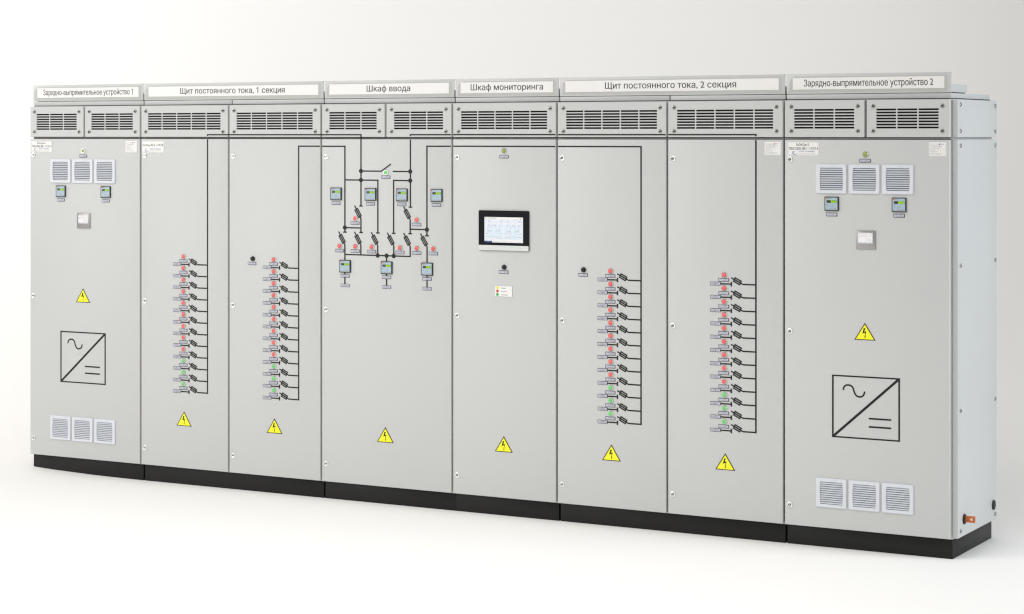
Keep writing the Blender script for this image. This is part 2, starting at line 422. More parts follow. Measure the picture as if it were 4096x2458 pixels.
# ------------------------------------------------------------------ cabinet shell
def vent_panel(p, x, w):     # x: left edge relative to the cabinet
    g = 0.0053; z0, z1 = 1.9006, 2.0713
    cols = 3 if w < 0.5 else 5
    sw, br = 0.0939, 0.0060
    sx0 = 0.0520 if cols == 3 else 0.0527
    b = MB(); c = 0.002; y = FY
    xs = [g + c, sx0]
    for i in range(cols): xs += [sx0 + i * (sw + br) + sw] + ([sx0 + (i + 1) * (sw + br)] if i < cols - 1 else [])
    xs.append(w - g - c)
    zs = [z0 + c, 1.9406]; sh, pit = 0.0083, 0.01370
    for i in range(7): zs += [1.9406 + i * pit + sh] + ([1.9406 + (i + 1) * pit] if i < 6 else [])
    zs.append(z1 - c)
    xs = [a + x for a in xs]
    nz = len(zs)
    vs = [(a, y, q) for a in xs for q in zs]; fs = []; 
    for i in range(len(xs) - 1):
        for j in range(nz - 1):
            if i % 2 == 1 and j % 2 == 1:
                a0, a1, q0, q1 = xs[i], xs[i + 1], zs[j], zs[j + 1]
                b.add([(a0, y, q0), (a1, y, q0), (a1, y, q1), (a0, y, q1), (a0, y + 0.002, q0), (a1, y + 0.002, q0), (a1, y + 0.002, q1), (a0, y + 0.002, q1)],
                      [(0, 4, 5, 1), (1, 5, 6, 2), (2, 6, 7, 3), (3, 7, 4, 0)], 'enamel')
            else: fs.append((i * nz + j, (i + 1) * nz + j, (i + 1) * nz + j + 1, i * nz + j + 1))
    b.add(vs, fs, 'enamel')
    a0, a1 = x + g, x + w - g
    ring = [[(a0 + c, y, z0 + c), (a1 - c, y, z0 + c), (a1 - c, y, z1 - c), (a0 + c, y, z1 - c)],
            [(a0 + c * .3, y + c * .3, z0 + c * .3), (a1 - c * .3, y + c * .3, z0 + c * .3), (a1 - c * .3, y + c * .3, z1 - c * .3), (a0 + c * .3, y + c * .3, z1 - c * .3)],
            [(a0, y + c, z0), (a1, y + c, z0), (a1, y + c, z1), (a0, y + c, z1)], [(a0, -0.004, z0), (a1, -0.004, z0), (a1, -0.004, z1), (a0, -0.004, z1)]]
    b.add([v for r_ in ring for v in r_], [(j * 4 + i, j * 4 + (i + 1) % 4, (j + 1) * 4 + (i + 1) % 4, (j + 1) * 4 + i) for j in range(3) for i in range(4)], 'enamel')
    o = b.build('vent_panel', p)
    k = MB(); k.sheet(xs[1] - 0.01, xs[-2] + 0.01, zs[1] - 0.01, zs[-2] + 0.01, -0.012, 'inside'); k.build('dark_interior_sheet', o)  # black sheet in place of the unlit cavity behind the slots
    sx = 0.0370
    for sxx in (sx, w - sx):
        for sz in (1.9290, 2.0425): put('screw', ME['screw'], o, (x + sxx, FY, sz))
    return o

def door(p, x, w):
    g = 0.0053
    b = MB(); b.box(x + g, x + w - g, FY, -0.004, 0.0949, 1.8893, 'enamel', bev=0.0026, seg=3)
    o = b.build('door', p)
    for z in (0.1880, 0.9965, 1.7975): put('lock', ME['lock'], o, (x + 0.0303, FY, z))
    return o

def sign(p, x0, x1, txt, tx0, tx1):
    b = MB(); b.box(x0, x1, -0.003, 0.0, 2.1025, 2.1950, 'enamel', bev=0.0006)
    b.box(x0, x1, 0.0, 0.010, 2.1925, 2.1949, 'enamel')
    o = b.build('title_sign', p)
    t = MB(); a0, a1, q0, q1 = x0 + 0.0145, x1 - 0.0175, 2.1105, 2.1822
    t.prism([(a0, q0), (a1, q0), (a1, q1), (a0 + 0.024, q1), (a0 + 0.006, q1 - 0.012), (a0, q1 - 0.024)], -0.0036, -0.0028, 'sign_shadow')  # plate's cast shadow built as a darker band with a cut corner
    t.build('sign_shadow_band', o)
    l = MB(); l.box(x0 + 0.0315, x1 - 0.031, -0.0052, -0.0034, 2.1225, 2.1772, 'paper'); l.build('sign_label', o)
    s = MB(); s.text(txt, tx0, 2.1370, 'ink', w=tx1 - tx0, h=0.0293, y=-0.0056, res=5, bold=0.008); s.build('lettering', o)

def cabinet(x0, x1, label, doors, vents, title, tx, pl, group='cabinets bolted side by side in one switchboard'):
    w = x1 - x0
    t = thing('electrical_cabinet', label, 'cabinet', (x0, 0, 0), group)
    b = MB(); b.box(0.0006, w - 0.0006, 0.0, 0.608, 0.0880, 2.0740, 'enamel', bev=0.0015)
    for d in doors[1:]: b.box(d - 0.0005, d + 0.0005, -0.0006, 0.001, 0.10, 2.0730, 'gasket_and_shadow_gap')
    b.box(0.001, w - 0.001, -0.0260, 0.001, 1.8943, 1.8955, 'enamel')
    cc = b.build('carcass', t)
    b = MB()
    for i, d in enumerate(vents):
        if d > 0: b.box(d - 0.0075, d + 0.0075, -0.0052, 0.0005, 1.9020, 2.0700, 'seal')
    for i, d in enumerate(doors):
        if d > 0: b.box(d - 0.0075, d + 0.0075, -0.0052, 0.0005, 0.0960, 1.8880, 'seal')
    for d, sg in ((0, 1), (w, -1)):
        if (d == 0 and x0 > 0) or (d > 0 and x1 < 5.3):
            xa, xb = (0.0008, 0.0075) if sg > 0 else (w - 0.0075, w - 0.0008)
            b.box(xa, xb, -0.0052, 0.0005, 0.0960, 1.8880, 'seal'); b.box(xa, xb, -0.0052, 0.0005, 1.9020, 2.0700, 'seal')
    b.box(0.0068, w - 0.0068, -0.0050, 0.0005, 1.8875, 1.9025, 'seal_light')
    b.build('door_seal', t)
    k = MB(); k.box(0.004, w - 0.004, 0.002, 0.584, 2.0738, 2.0780, 'gasket_and_shadow_gap'); k.build('roof_gasket', t)
    for i, d in enumerate(doors):
        e = doors[i + 1] if i + 1 < len(doors) else w
        r = MB(); r.box(d + (0.002 if i == 0 else 0.003), e - (0.0055 if i == len(doors) - 1 else 0.003), 0.0, 0.586, 2.0776, 2.1005, 'enamel', bev=0.0012)
        r.build('roof_cover', t)
    u = MB(); u.box(0.012, w - 0.012, 0.004, 0.253, 2.1050, 2.1415, 'enamel', bev=0.001); u.box(0.02, w - 0.02, 0.012, 0.245, 2.1000, 2.1055, 'gasket_and_shadow_gap'); u.build('roof_riser', t)  # black inset box under the riser stands in for its shadow gap
    q = MB(); q.box(pl[0] - x0, pl[1] - x0, 0.0, 0.596, 0.0, 0.0885, 'plinth', bev=0.0012); q.build('plinth', t)
    for i, d in enumerate(doors):
        e = doors[i + 1] if i + 1 < len(doors) else w
        door(t, d, e - d)
    for i, d in enumerate(vents):
        e = vents[i + 1] if i + 1 < len(vents) else w
        vent_panel(t, d, e - d)
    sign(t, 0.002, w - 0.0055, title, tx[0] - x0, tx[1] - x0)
    return t

def logo(b, x, z, s, y, ink='blueink', sub='greyink'):     # crescent E mark, s = width
    n = 28
    for i in range(n):
        a0 = 2 * math.pi * i / n; a1 = 2 * math.pi * (i + 1) / n
        wd = s * (0.012 + 0.05 * max(0, -math.sin((a0 + a1) / 2 + 0.25)) ** 1.3)
        if 140 < math.degrees(a0) < 195: continue
        p = lambda a: (x + s / 2 + s * 0.47 * math.cos(a), z + s * 0.33 * math.sin(a) + s * 0.06 * math.cos(a))
        b.strip(p(a0), p(a1), wd, 0.00015 + 0.00002 * (i % 2), ink if wd > s * 0.02 else sub, y=y, ext=wd * 0.1)
    for dz, l in ((0.10, 0.42), (-0.05, 0.50), (-0.2, 0.3)):
        b.strip((x + s * 0.02, z + s * (dz - 0.07)), (x + s * (0.02 + l), z + s * (dz + 0.10)), s * 0.055, 0.0002, ink, y=y)

def nameplate(p, x0, x1, z0, z1, lines):
    b = MB(); b.box(x0, x1, -0.0016, 0.0003, z0, z1, 'paper'); w, h = x1 - x0, z1 - z0
    o = b.build('type_plate', p, (0, FY, 0))
    f = MB(); m = 0.0035; y = -0.0017
    for a, c in (((x0 + m, z1 - m), (x1 - m, z1 - m)), ((x0 + m, z0 + m), (x1 - m, z0 + m)), ((x0 + m, z0 + m), (x0 + m, z1 - m)), ((x1 - m, z0 + m), (x1 - m, z1 - m))):
        f.strip(a, c, 0.0006, 0.0002 if a[0] == c[0] else 0.0003, 'greyink', y=-0.0016)
    f.build('plate_border', o)
    s = MB()
    for t, tx, tw, tz, th in lines: s.text(t, x0 + tx, z0 + tz, 'ink', w=tw, h=th, y=y, res=3, bold=0.016)
    s.build('lettering', o)
    g = MB(); logo(g, x0 + w * 0.135, z0 + 0.0152, w * 0.20, -0.0016)
    g.text('ЭЛЕКТРОНМАШ', x0 + w * 0.355, z0 + 0.0155, 'blueink', w=w * 0.52, h=0.0066, y=y, shear=0.25, bold=0.012, res=3)
    g.text('СИСТЕМНЫЕ РЕШЕНИЯ', x0 + w * 0.355, z0 + 0.0078, 'greyink', w=w * 0.52, h=0.0036, y=y, shear=0.2, res=2)
    g.build('logo', o)

def dataplate(p, x0, x1, z0, z1):
    b = MB(); b.box(x0, x1, -0.0016, 0.0003, z0, z1, 'paper'); w, h = x1 - x0, z1 - z0
    o = b.build('data_plate', p, (0, FY, 0))
    f = MB(); l, r, t, d = x0 + 0.0025, x1 - 0.003, z1 - 0.0075, z0 + 0.0025
    f.strip((l, t), (x0 + w * 0.50, t), 0.0005, 0.0003, 'greyink', y=-0.0016); f.strip((x0 + w * 0.86, t), (r, t), 0.0005, 0.0003, 'greyink', y=-0.0016)
    f.strip((l, d), (r, d), 0.0005, 0.0003, 'greyink', y=-0.0016)
    f.strip((l, t), (l, d), 0.0005, 0.0002, 'greyink', y=-0.0016); f.strip((r, t), (r, d), 0.0005, 0.0002, 'greyink', y=-0.0016)
    f.strip((x0 + w * 0.08, z0 + h * 0.655), (x1 - w * 0.18, z0 + h * 0.655), 0.0003, 0.0002, 'greyink', y=-0.0016)
    f.build('plate_border', o)
    s = MB(); y = -0.0018
    rows = [('УСТРОЙСТВО КОМПЛЕКТНОЕ НИЗКОВОЛЬТНОЕ', .16, .62, .71, 'greyink'), ('ЩПТ «Ассоль» БАМС 0170-1', .24, .50, .665, 'ink'), ('IP 31   УХЛ 4   220 В', .10, .50, .575, 'ink'),
            ('Номинальный ток   400/32 А', .10, .52, .52, 'ink'), ('Тип сборки 4ПТ', .10, .36, .47, 'greyink'), ('Масса, кг                     450', .10, .62, .40, 'ink'),
            ('Дата изготовления   2017 г.', .10, .50, .34, 'ink'), ('Сделано в России', .10, .36, .285, 'greyink'), ('194292, Санкт-Петербург, 3-й Верхний пер., д. 12, лит. А', .08, .72, .20, 'ink'), ('тел. (812) 702-12-62, E-mail: em@electronmash.ru', .08, .66, .14, 'ink')]
    for t_, ax, aw, az, k in rows: s.text(t_, x0 + w * ax, z0 + h * az, k, w=w * aw, h=0.0019, y=y)
    s.text('ЕАС', x0 + w * 0.85, z0 + h * 0.46, 'greyink', h=0.0028, y=y)
    s.build('lettering', o)
    g = MB(); gx, gz = x0 + w * 0.55, z0 + h * 0.80
    g.prism([(gx, gz), (gx + w * 0.06, gz), (gx + w * 0.085, gz + h * 0.15)], -0.0020, -0.0014, 'logo_dark')
    g.prism([(gx + w * 0.062, gz), (gx + w * 0.10, gz), (gx + w * 0.088, gz + h * 0.15)], -0.0020, -0.0014, 'logo_red')
    g.text('ссоль', gx + w * 0.105, gz + h * 0.02, 'logo_blue', w=w * 0.20, h=0.0050, y=-0.0018, shear=0.3, bold=0.015)
    logo(g, x0 + w * 0.08, z0 + h * 0.79, w * 0.13, -0.0016, 'greyink')
    g.text('ЭЛЕКТРОНМАШ', x0 + w * 0.22, z0 + h * 0.79, 'blueink', w=w * 0.28, h=0.0021, y=-0.0018)
    g.build('logo', o)

# black converter symbol on the charger doors
def inverter_symbol(p, x0):
    x1 = x0 + 0.3265; z0, z1 = 0.5168, 0.8056; w = 0.0078
    b = MB()
    b.box(x0, x0 + w, -0.0012, 0.0003, z0, z1, 'tape'); b.box(x1 - w, x1, -0.0012, 0.0003, z0, z1, 'tape')
    b.box(x0 + 0.0001, x1 - 0.0001, -0.0010, 0.0003, z1 - w * .85, z1 - 0.0001, 'tape'); b.box(x0 + 0.0001, x1 - 0.0001, -0.0010, 0.0003, z0 + 0.0001, z0 + w * .85, 'tape')
    b.prism([(x0 + 0.001, z0 + 0.001), (x0 + 0.0095, z0 + 0.001), (x1 - 0.001, z1 - 0.0085), (x1 - 0.001, z1 - 0.001), (x1 - 0.0095, z1 - 0.001), (x0 + 0.001, z0 + 0.0085)], -0.0008, 0.0003, 'tape')
    o = b.build('converter_symbol', p, (0, FY, 0))
    for zz in (0.6133, 0.5755):
        b = MB(); b.strip((x0 + 0.178, zz), (x0 + 0.2845, zz), 0.0076, 0.0010, 'tape'); b.build('direct_current_bar', o)
    b = MB()
    pts = [(0.0545, 0.7370), (0.0560, 0.7470), (0.0605, 0.7550), (0.0690, 0.7605), (0.0800, 0.7618), (0.0905, 0.7600), (0.0985, 0.7545), (0.1030, 0.7460), (0.1065, 0.7350),
           (0.1100, 0.7255), (0.1150, 0.7175), (0.1220, 0.7120), (0.1310, 0.7098), (0.1400, 0.7105), (0.1480, 0.7140), (0.1530, 0.7200), (0.1560, 0.7270), (0.1580, 0.7360)]
    pts = [(x0 + a, q) for a, q in pts]; L = []; Rr = []
    for i, q in enumerate(pts):
        a = Vector(pts[max(0, i - 1)]); c = Vector(pts[min(len(pts) - 1, i + 1)]); d = (c - a).normalized(); n_ = Vector((-d.y, d.x)) * 0.0037
        L.append(tuple(Vector(q) + n_)); Rr.append(tuple(Vector(q) - n_))
    b.prism(L + Rr[::-1], -0.0010, 0.0003, 'tape'); b.build('sine_wave', o)

def small_screen(p, x0):
    w = 0.0935; z0, z1 = 1.3880, 1.4738
    b = MB(); b.box(x0, x0 + w, -0.0055, 0.0003, z0, z1, 'brushed', bev=0.0012)
    o = b.build('small_touch_panel', p, (0, FY, 0))
    s = MB(); a0, a1, q0, q1 = x0 + 0.0105, x0 + 0.0805, 1.4152, 1.4635; y = -0.0058
    s.sheet(a0, a1, q0, q1, y, 'scr_white'); W, H = a1 - a0, q1 - q0
    X = lambda u: a0 + u * W
    Z = lambda v: q1 - v * H
    for u in (0.03, 0.36, 0.69): s.sheet(X(u), X(u + 0.28), Z(0.97), Z(0.86), y - .0003, 'scr_dim')
    L_ = [((.22, .24), (.43, .24)), ((.22, .42), (.43, .42)), ((.22, .24), (.22, .42)), ((.43, .24), (.43, .42)), ((.23, .41), (.42, .25)), ((.43, .33), (.95, .33)), ((.63, .33), (.63, .54)), ((.53, .54), (.74, .54)), ((.53, .73), (.74, .73)), ((.53, .54), (.53, .73)), ((.74, .54), (.74, .73)), ((.60, .64), (.68, .64)), ((.0, .155), (1, .155))]
    for i, (a, c) in enumerate(L_): s.strip((X(a[0]), Z(a[1])), (X(c[0]), Z(c[1])), 0.00035, 0.0002 + 0.00002 * i, 'scr_ink', y=y)
    for (u, v, t_, tw) in ((.02, .31, '380.0 В', .17), (.02, .39, '380.0 В', .17), (.02, .47, '380.0 В', .17), (.47, .30, '220.0 А', .16), (.47, .42, '220.0 В', .16), (.80, .31, '220.0 А', .16), (.76, .60, '220.0 В', .16), (.76, .68, '000.0 А', .16), (.76, .76, '220.0 А*ч', .20), (.10, .94, 'Ввод', .12), (.39, .94, 'Сигнализация', .23), (.72, .94, 'Настройка', .22), (.80, .06, '00.00.00', .16), (.80, .13, '00:00:00', .16), (.21, .07, 'ЭЛЕКТРОНМАШ', .45), (.21, .13, 'СИСТЕМНЫЕ РЕШЕНИЯ', .45)):
        s.text(t_, X(u), Z(v), 'scr_ink', w=tw * W, h=0.0018, y=y - .0005)
    logo(s, X(0.02), Z(0.07), W * 0.15, y, 'scr_ink', 'scr_ink')
    s.build('screen', o)

def touch_panel(p):
    x0, x1, z0, z1 = 2.9592 - 2.8, 3.2468 - 2.8, 1.3326, 1.5326
    b = MB(); b.prism(rounded(x0, x1, z0, z1, 0.006), -0.0105, 0.0003, 'housing')
    o = b.build('touch_panel', p, (0, FY + 0.003, 0))
    g = MB(); g.prism([(x, z) for x, z in rounded(x0 + 0.001, x1 - 0.001, 1.3584, z1 - 0.001, 0.0055) if z > 1.3640 or True], -0.0120, -0.0103, 'glass'); g.build('front_glass', o)
    t = MB(); t.prism(rounded(x0 + 0.0006, x1 - 0.0006, z0 + 0.0006, 1.3583, 0.005), -0.0121, -0.0103, 'silver')
    for i, u in enumerate((0.545, 0.650, 0.755, 0.888)): t.lathe([(0.0011, -0.0121), (0.0009, -0.0123)], 'greyink', x0 + u * (x1 - x0), 1.3500, 10)
    t.lathe([(0.0026, -0.0121), (0.0026, -0.0124), (0.0020, -0.0124), (0.0020, -0.0121)], 'greyink', x0 + 0.835 * (x1 - x0), 1.3478, 20, cap=False)
    t.build('trim_strip', o)
    s = MB(); a0, a1, q0, q1 = 2.9940 - 2.8, 3.2150 - 2.8, 1.3727, 1.4998; y = -0.0123
    W, H = a1 - a0, q1 - q0
    X = lambda u: a0 + u * W
    Z = lambda v: q1 - v * H
    s.sheet(a0, a1, q0, q1, y, 'scr_white')
    s.sheet(X(.012), X(.988), Z(.875), Z(.115), y - .0003, 'scr_blue')
    s.sheet(X(0), X(.20), Z(1), Z(.94), y - .0003, 'scr_navy')
    yy = y - .0006; cnt = [0]
    def ln(u0, v0, u1, v1, w=0.0007, k='scr_green'):
        cnt[0] += 1
        s.strip((X(u0), Z(v0)), (X(u1), Z(v1)), w, 0.00012 + 0.000012 * (cnt[0] % 25), k, y=yy)
    for u in (.495,): ln(u, .12, u, .85, 0.0016, 'scr_white')
    ln(.02, .44, .98, .44, 0.0008, 'scr_white')
    for u in (.10, .40, .59, .89, .25, .74):
        s.box(X(u - .042), X(u + .042), yy - .0004, yy, Z(.29), Z(.205), 'scr_white')
        for k in range(3): s.text('000.0 В', X(u), Z(.145 + .026 * k), 'scr_ink', w=.06 * W, h=.0017, y=yy - .0004) if u not in (.25, .74) else None
        s.text('000.0 А', X(u), Z(.325), 'scr_ink', w=.06 * W, h=.0017, y=yy - .0004); s.text('000.0 В', X(u), Z(.352), 'scr_ink', w=.06 * W, h=.0017, y=yy - .0004)
        for a in ((-.042, .205, .042, .205), (-.042, .29, .042, .29), (-.042, .205, -.042, .29), (.042, .205, .042, .29)): ln(u + a[0], a[1], u + a[2], a[3], 0.0003, 'scr_ink')
        if u not in (.25, .74): ln(u - .038, .285, u + .038, .21, 0.0003, 'scr_ink')
    for o_ in (0.0, 0.487):
        ln(.10 + o_, .30, .10 + o_, .47); ln(.40 + o_, .30, .40 + o_, .47)
        ln(.20 + o_, .34, .31 + o_, .34); ln(.20 + o_, .34, .20 + o_, .38); ln(.31 + o_, .34, .31 + o_, .38); ln(.25 + o_, .29, .25 + o_, .34)
        ln(.10 + o_, .545, .20 + o_, .545, 0.0017); ln(.31 + o_, .545, .41 + o_, .545, 0.0017)
        ln(.20 + o_, .40, .20 + o_, .545); ln(.31 + o_, .40, .31 + o_, .545); ln(.10 + o_, .51, .10 + o_, .545); ln(.41 + o_, .51, .41 + o_, .545)
        for u, v in ((.10, .51), (.20, .41), (.31, .41), (.41, .51), (.10, .60), (.15, .60), (.20, .60), (.31, .60), (.36, .60), (.41, .60)):
            ln(u + o_ - .025, v - .035, u + o_ - .003, v, 0.0014)
        ln(.10 + o_, .60, .10 + o_, .66); ln(.15 + o_, .60, .15 + o_, .78); ln(.20 + o_, .60, .20 + o_, .83); ln(.31 + o_, .60, .31 + o_, .845); ln(.36 + o_, .60, .36 + o_, .78); ln(.41 + o_, .60, .41 + o_, .66)
        for u0, u1, v in ((.035, .10, .66), (.41, .475, .665), (.035, .15, .78), (.36, .475, .785)):
            ln(u0 + o_, v, u1 + o_, v, 0.0013); s.box(X(u0 + o_), X(u1 + o_), yy - .0002, yy, Z(v + .035), Z(v + .009), 'scr_white')
            s.text('+EC1', X((u0 + u1) / 2 + o_), Z(v - .012), 'scr_ink', h=.0016, w=.045 * W, y=yy - .0004, align='c')
        ln(.15 + o_, .785, .36 + o_, .785, 0.0004)
        ln(.225 + o_, .75, .245 + o_, .775, 0.0014); ln(.27 + o_, .775, .29 + o_, .75, 0.0014)
    ln(.20, .83, .687, .83, .0004); ln(.31, .845, .797, .845, .0004)
    logo(s, X(.012), Z(.045), W * .07, y, 'scr_ink', 'scr_ink')
    s.text('ЭЛЕКТРОНМАШ', X(.095), Z(.045), 'scr_ink', w=.21 * W, h=.0030, y=yy); s.text('СИСТЕМНЫЕ РЕШЕНИЯ', X(.095), Z(.066), 'scr_ink', w=.21 * W, h=.0018, y=yy)
    s.text('Пользователь: admin', X(.09), Z(.092), 'scr_ink', w=.15 * W, h=.0016, y=yy); s.text('ExOnSys-М-3.1', X(.44), Z(.09), 'scr_ink', w=.11 * W, h=.0020, y=yy)
    s.text('00.00.00', X(.92), Z(.045), 'scr_ink', w=.06 * W, h=.0018, y=yy); s.text('00:00:00', X(.92), Z(.075), 'scr_ink', w=.06 * W, h=.0018, y=yy)
    for i in range(4):
        s.lathe([(.0013, yy), (.0012, yy - .0002)], 'scr_green', X(.76 + .055 * i), Z(.098), 8); s.text('ОК', X(.778 + .055 * i), Z(.104), 'scr_ink', h=.0016, y=yy)
    for i, t_ in enumerate(('Схема', 'Журнал событий', 'Журнал аварий', 'Графики', 'Параметры')):
        s.text(t_, X(.10 + .20 * i), Z(.98), 'scr_white' if i == 0 else 'scr_ink', h=.0022, maxw=.14 * W, y=yy, align='c')
        if i: ln(.20 * i, .94, .20 * i, 1, .0003, 'scr_ink')
    for u in (.07, .19): s.text('ЩРТ-1', X(u), Z(.905), 'scr_ink', h=.0020, y=yy, align='c')
    s.build('screen', o)

# one outgoing way of the mimic diagram, origin = column left edge / row centre line (z of the bus tap)
def mk_feeder(bus):
    b = MB()
    b.strip((0.2795, 0.0), (0.3365, 0.0), 0.0064, 0.0010, 'tape')
    b.strip((0.3345, 0.0104), (0.3345, -0.0106), 0.0074, 0.0012, 'tape')
    f = MB(); fuse(f, (0.3655, 0.0146), (0.0365, -0.0181), 0.0408, 0.0246)
    f.strip((0.3335, 0.0302), (0.3482, 0.0230), 0.0064, 0.0009, 'tape')
    f.strip((0.3825, 0.0058), (0.3950, 0.0001), 0.0064, 0.0009, 'tape', ext=0.001)
    f.strip((0.3935, 0.0006), (bus, 0.0006), 0.0066, 0.0010, 'tape')
    return b.mesh('outgoing_line'), f.mesh('fuse_symbol')
def fuse(b, c, d, L, W):      # slotted box centred at c, axis along d
    d = Vector(d).normalized(); n = Vector((-d.y, d.x)); c = Vector(c); e = 0.0060; sl = 0.0030; mid = 0.0066
    P = lambda u, v: tuple(c + d * u + n * v)
    q = (W / 2 - mid / 2 - sl)
    b.strip(P(-L / 2, W / 2 - q / 2), P(L / 2, W / 2 - q / 2), q, 0.0014, 'tape'); b.strip(P(-L / 2, -W / 2 + q / 2), P(L / 2, -W / 2 + q / 2), q, 0.0014, 'tape')
    b.strip(P(-L / 2, 0), P(L / 2, 0), mid, 0.0014, 'tape')
    for s_ in (-1, 1):
        for t_ in (-1, 1): b.strip(P(s_ * L / 2, t_ * (mid / 2 + sl / 2)), P(s_ * (L / 2 - e), t_ * (mid / 2 + sl / 2)), sl, 0.0014, 'tape')

def feeder_column(p, dx, bus):
    me = mk_feeder(bus)
    for i in range(12):
        z = 1.2057 - 0.0631 * i
        put('outgoing_line', me[0], p, (dx, FY, z)); put('fuse_symbol', me[1], p, (dx, FY, z))
        lamp(p, dx + 0.2985, z + 0.0432, 'red' if i < 9 else 'green')
        tag(p, dx + 0.2690, z + 0.0269, 'lamp'); tag(p, dx + 0.2268, z + 0.0082, 'line')

def lines(p, name, segs, x0):            # one mesh for every connected run of tape
    comp = list(range(len(segs)))
    def box_(q): return (min(q[0], q[2]) - .004, max(q[0], q[2]) + .004, min(q[1], q[3]) - .004, max(q[1], q[3]) + .004)
    B = [box_(q) for q in segs]
    for i in range(len(segs)):
        for j in range(i):
            if B[i][0] < B[j][1] and B[j][0] < B[i][1] and B[i][2] < B[j][3] and B[j][2] < B[i][3]:
                a, c_ = comp[i], comp[j]; comp = [c_ if q == a else q for q in comp]
    for g in sorted(set(comp)):
        b = MB()
        for i, (xa, za, xb, zb) in enumerate(segs):
            if comp[i] != g: continue
            v = abs(xa - xb) < 1e-6
            b.strip((xa - x0, za), (xb - x0, zb), 0.0074 if v else 0.0066, (0.0012 if v else 0.0010) + 0.00004 * (i % 4), 'tape')
        b.build(name, p, (0, FY, 0))

# ================================================================== the six cabinets
def charger(x0, title, tx, pl, label, dx, inv, lab):
    t = cabinet(x0, x0 + 0.8, label, [0], [0, 0.4], title, tx, pl)
    lines_ = [('ExOnChar-E-', 0.043, 0.0655, 0.0445, 0.0118), ('100/0-220/0-380-1-1-УХЛ-4', 0.0045, 0.1440, 0.0265, 0.0118)]
    nameplate(t, *((0.0135, 0.1672, 1.8148, 1.8775) if dx < 0 else (0.0204, 0.1734, 1.8158, 1.8784)), lines_)
    dataplate(t, *((0.6944, 0.7768) if dx < 0 else (0.7013, 0.7823)), 1.8146, 1.8783)
    lamp(t, 0.4000 + dx, 1.8224, 'amber'); tag(t, 0.3714 + dx, 1.8010)
    for i in range(3):
        grille(t, 0.1620 + 0.1596 * i + dx, 1.6413); grille(t, 0.1620 + 0.1596 * i + dx, 0.1906)
    for a in (0.2045, 0.5285): meter(t, a + dx * 0.8, 1.5606)
    for a in (0.2098, 0.5333): tag(t, a + dx, 1.5522)
    small_screen(t, 0.3555 + dx * 0.8)
    warning(t, 0.3975 + dx, 0.9715)
    inverter_symbol(t, inv)
    return t

charger(0.0, 'Зарядно-выпрямительное устройство 1', (0.0769, 0.7237), (0.0015, 0.7950),
        'light grey charger cabinet at the far left end, sign ending in 1', -0.0050, 0.2281, 0)

c = cabinet(0.8, 2.0, 'two-door grey cabinet with two columns of lamps, sign ending 1 секция', [0, 0.6], [0, 0.6],
            'Щит постоянного тока, 1 секция', (1.0521, 1.7478), (0.8050, 1.9950))
nameplate(c, 0.0111, 0.1626, 1.8148, 1.8780, [('ExOnSys-М-3.1-УХЛ4', 0.006, 0.140, 0.0345, 0.0130)])
feeder_column(c, 0.0, 0.4596); feeder_column(c, 0.6, 0.4574)
lines(c, 'busbar_line', [(1.2596, 1.8874, 1.2596, 0.5088), (1.2596, 1.9062, 1.2596, 1.9125 + .0033), (1.2563, 1.9125, 2.0, 1.9125)], 0.8)
lines(c, 'busbar_line', [(1.8574, 1.8520, 1.8574, 0.5088), (1.8540, 1.8520, 1.9925, 1.8520)], 0.8)
put('selector_knob', ME['knob'], c, (0.7570 + 0.004, FY, 1.2496)); tag(c, 0.7286, 1.2320, 'knob')
warning(c, 0.3010, 0.3245); warning(c, 0.9020, 0.3245)

c = cabinet(2.0, 2.8, 'wide grey input cabinet with branching black line diagram and seven meters', [0], [0, 0.4], 'Шкаф ввода', (2.2662, 2.5326), (2.0050, 2.8000))
lines(c, 'busbar_line', [
    (2.0, 1.9125, 2.2530, 1.9125), (2.2493, 1.9125 + .0033, 2.2493, 1.5422), (2.0075, 1.8520, 2.1530, 1.8520), (2.1494, 1.8553, 2.1494, 1.4043),
    (2.2493, 1.7240, 2.3737, 1.7240), (2.3720, 1.7225, 2.4330, 1.7609), (2.4446, 1.7236, 2.5505, 1.7236), (2.1494, 1.6770, 2.3569, 1.6770),
    (2.3533, 1.6803, 2.3533, 1.4043), (2.4499, 1.6770, 2.5505, 1.6770), (2.4496, 1.6803, 2.4496, 1.4054), (2.5512, 1.8880, 2.5512, 1.5412),
    (2.5512, 1.9062, 2.5512, 1.9158), (2.5475, 1.9125, 2.7928, 1.9125), (2.6503, 1.8570, 2.6503, 1.3968), (2.6466, 1.8537, 2.7928, 1.8537),
    (2.1494, 1.4279, 2.2530, 1.4279), (2.5462, 1.4278, 2.6506, 1.4278), (2.1494, 1.2880, 2.5536, 1.2880),
    (2.1494, 1.3403, 2.1494, 1.1344), (2.2487, 1.3403, 2.2487, 1.2880), (2.3525, 1.3403, 2.3525, 1.2880), (2.4504, 1.3403, 2.4504, 1.2880), (2.5498, 1.3403, 2.5498, 1.2847),
    (2.6512, 1.3403, 2.6512, 1.1344), (2.4068, 1.2880, 2.4068, 1.1344), (2.2493, 1.4755, 2.2493, 1.4043), (2.5500, 1.4755, 2.5500, 1.4050),
    (2.2390, 1.5422, 2.2595, 1.5422), (2.5410, 1.5412, 2.5620, 1.5412), (2.1385, 1.4043, 2.1603, 1.4043), (2.2390, 1.4043, 2.2608, 1.4043), (2.3424, 1.4043, 2.3642, 1.4043),
    (2.4390, 1.4043, 2.4608, 1.4043), (2.5390, 1.4048, 2.5608, 1.4048), (2.6397, 1.3965, 2.6615, 1.3965)], 2.0)
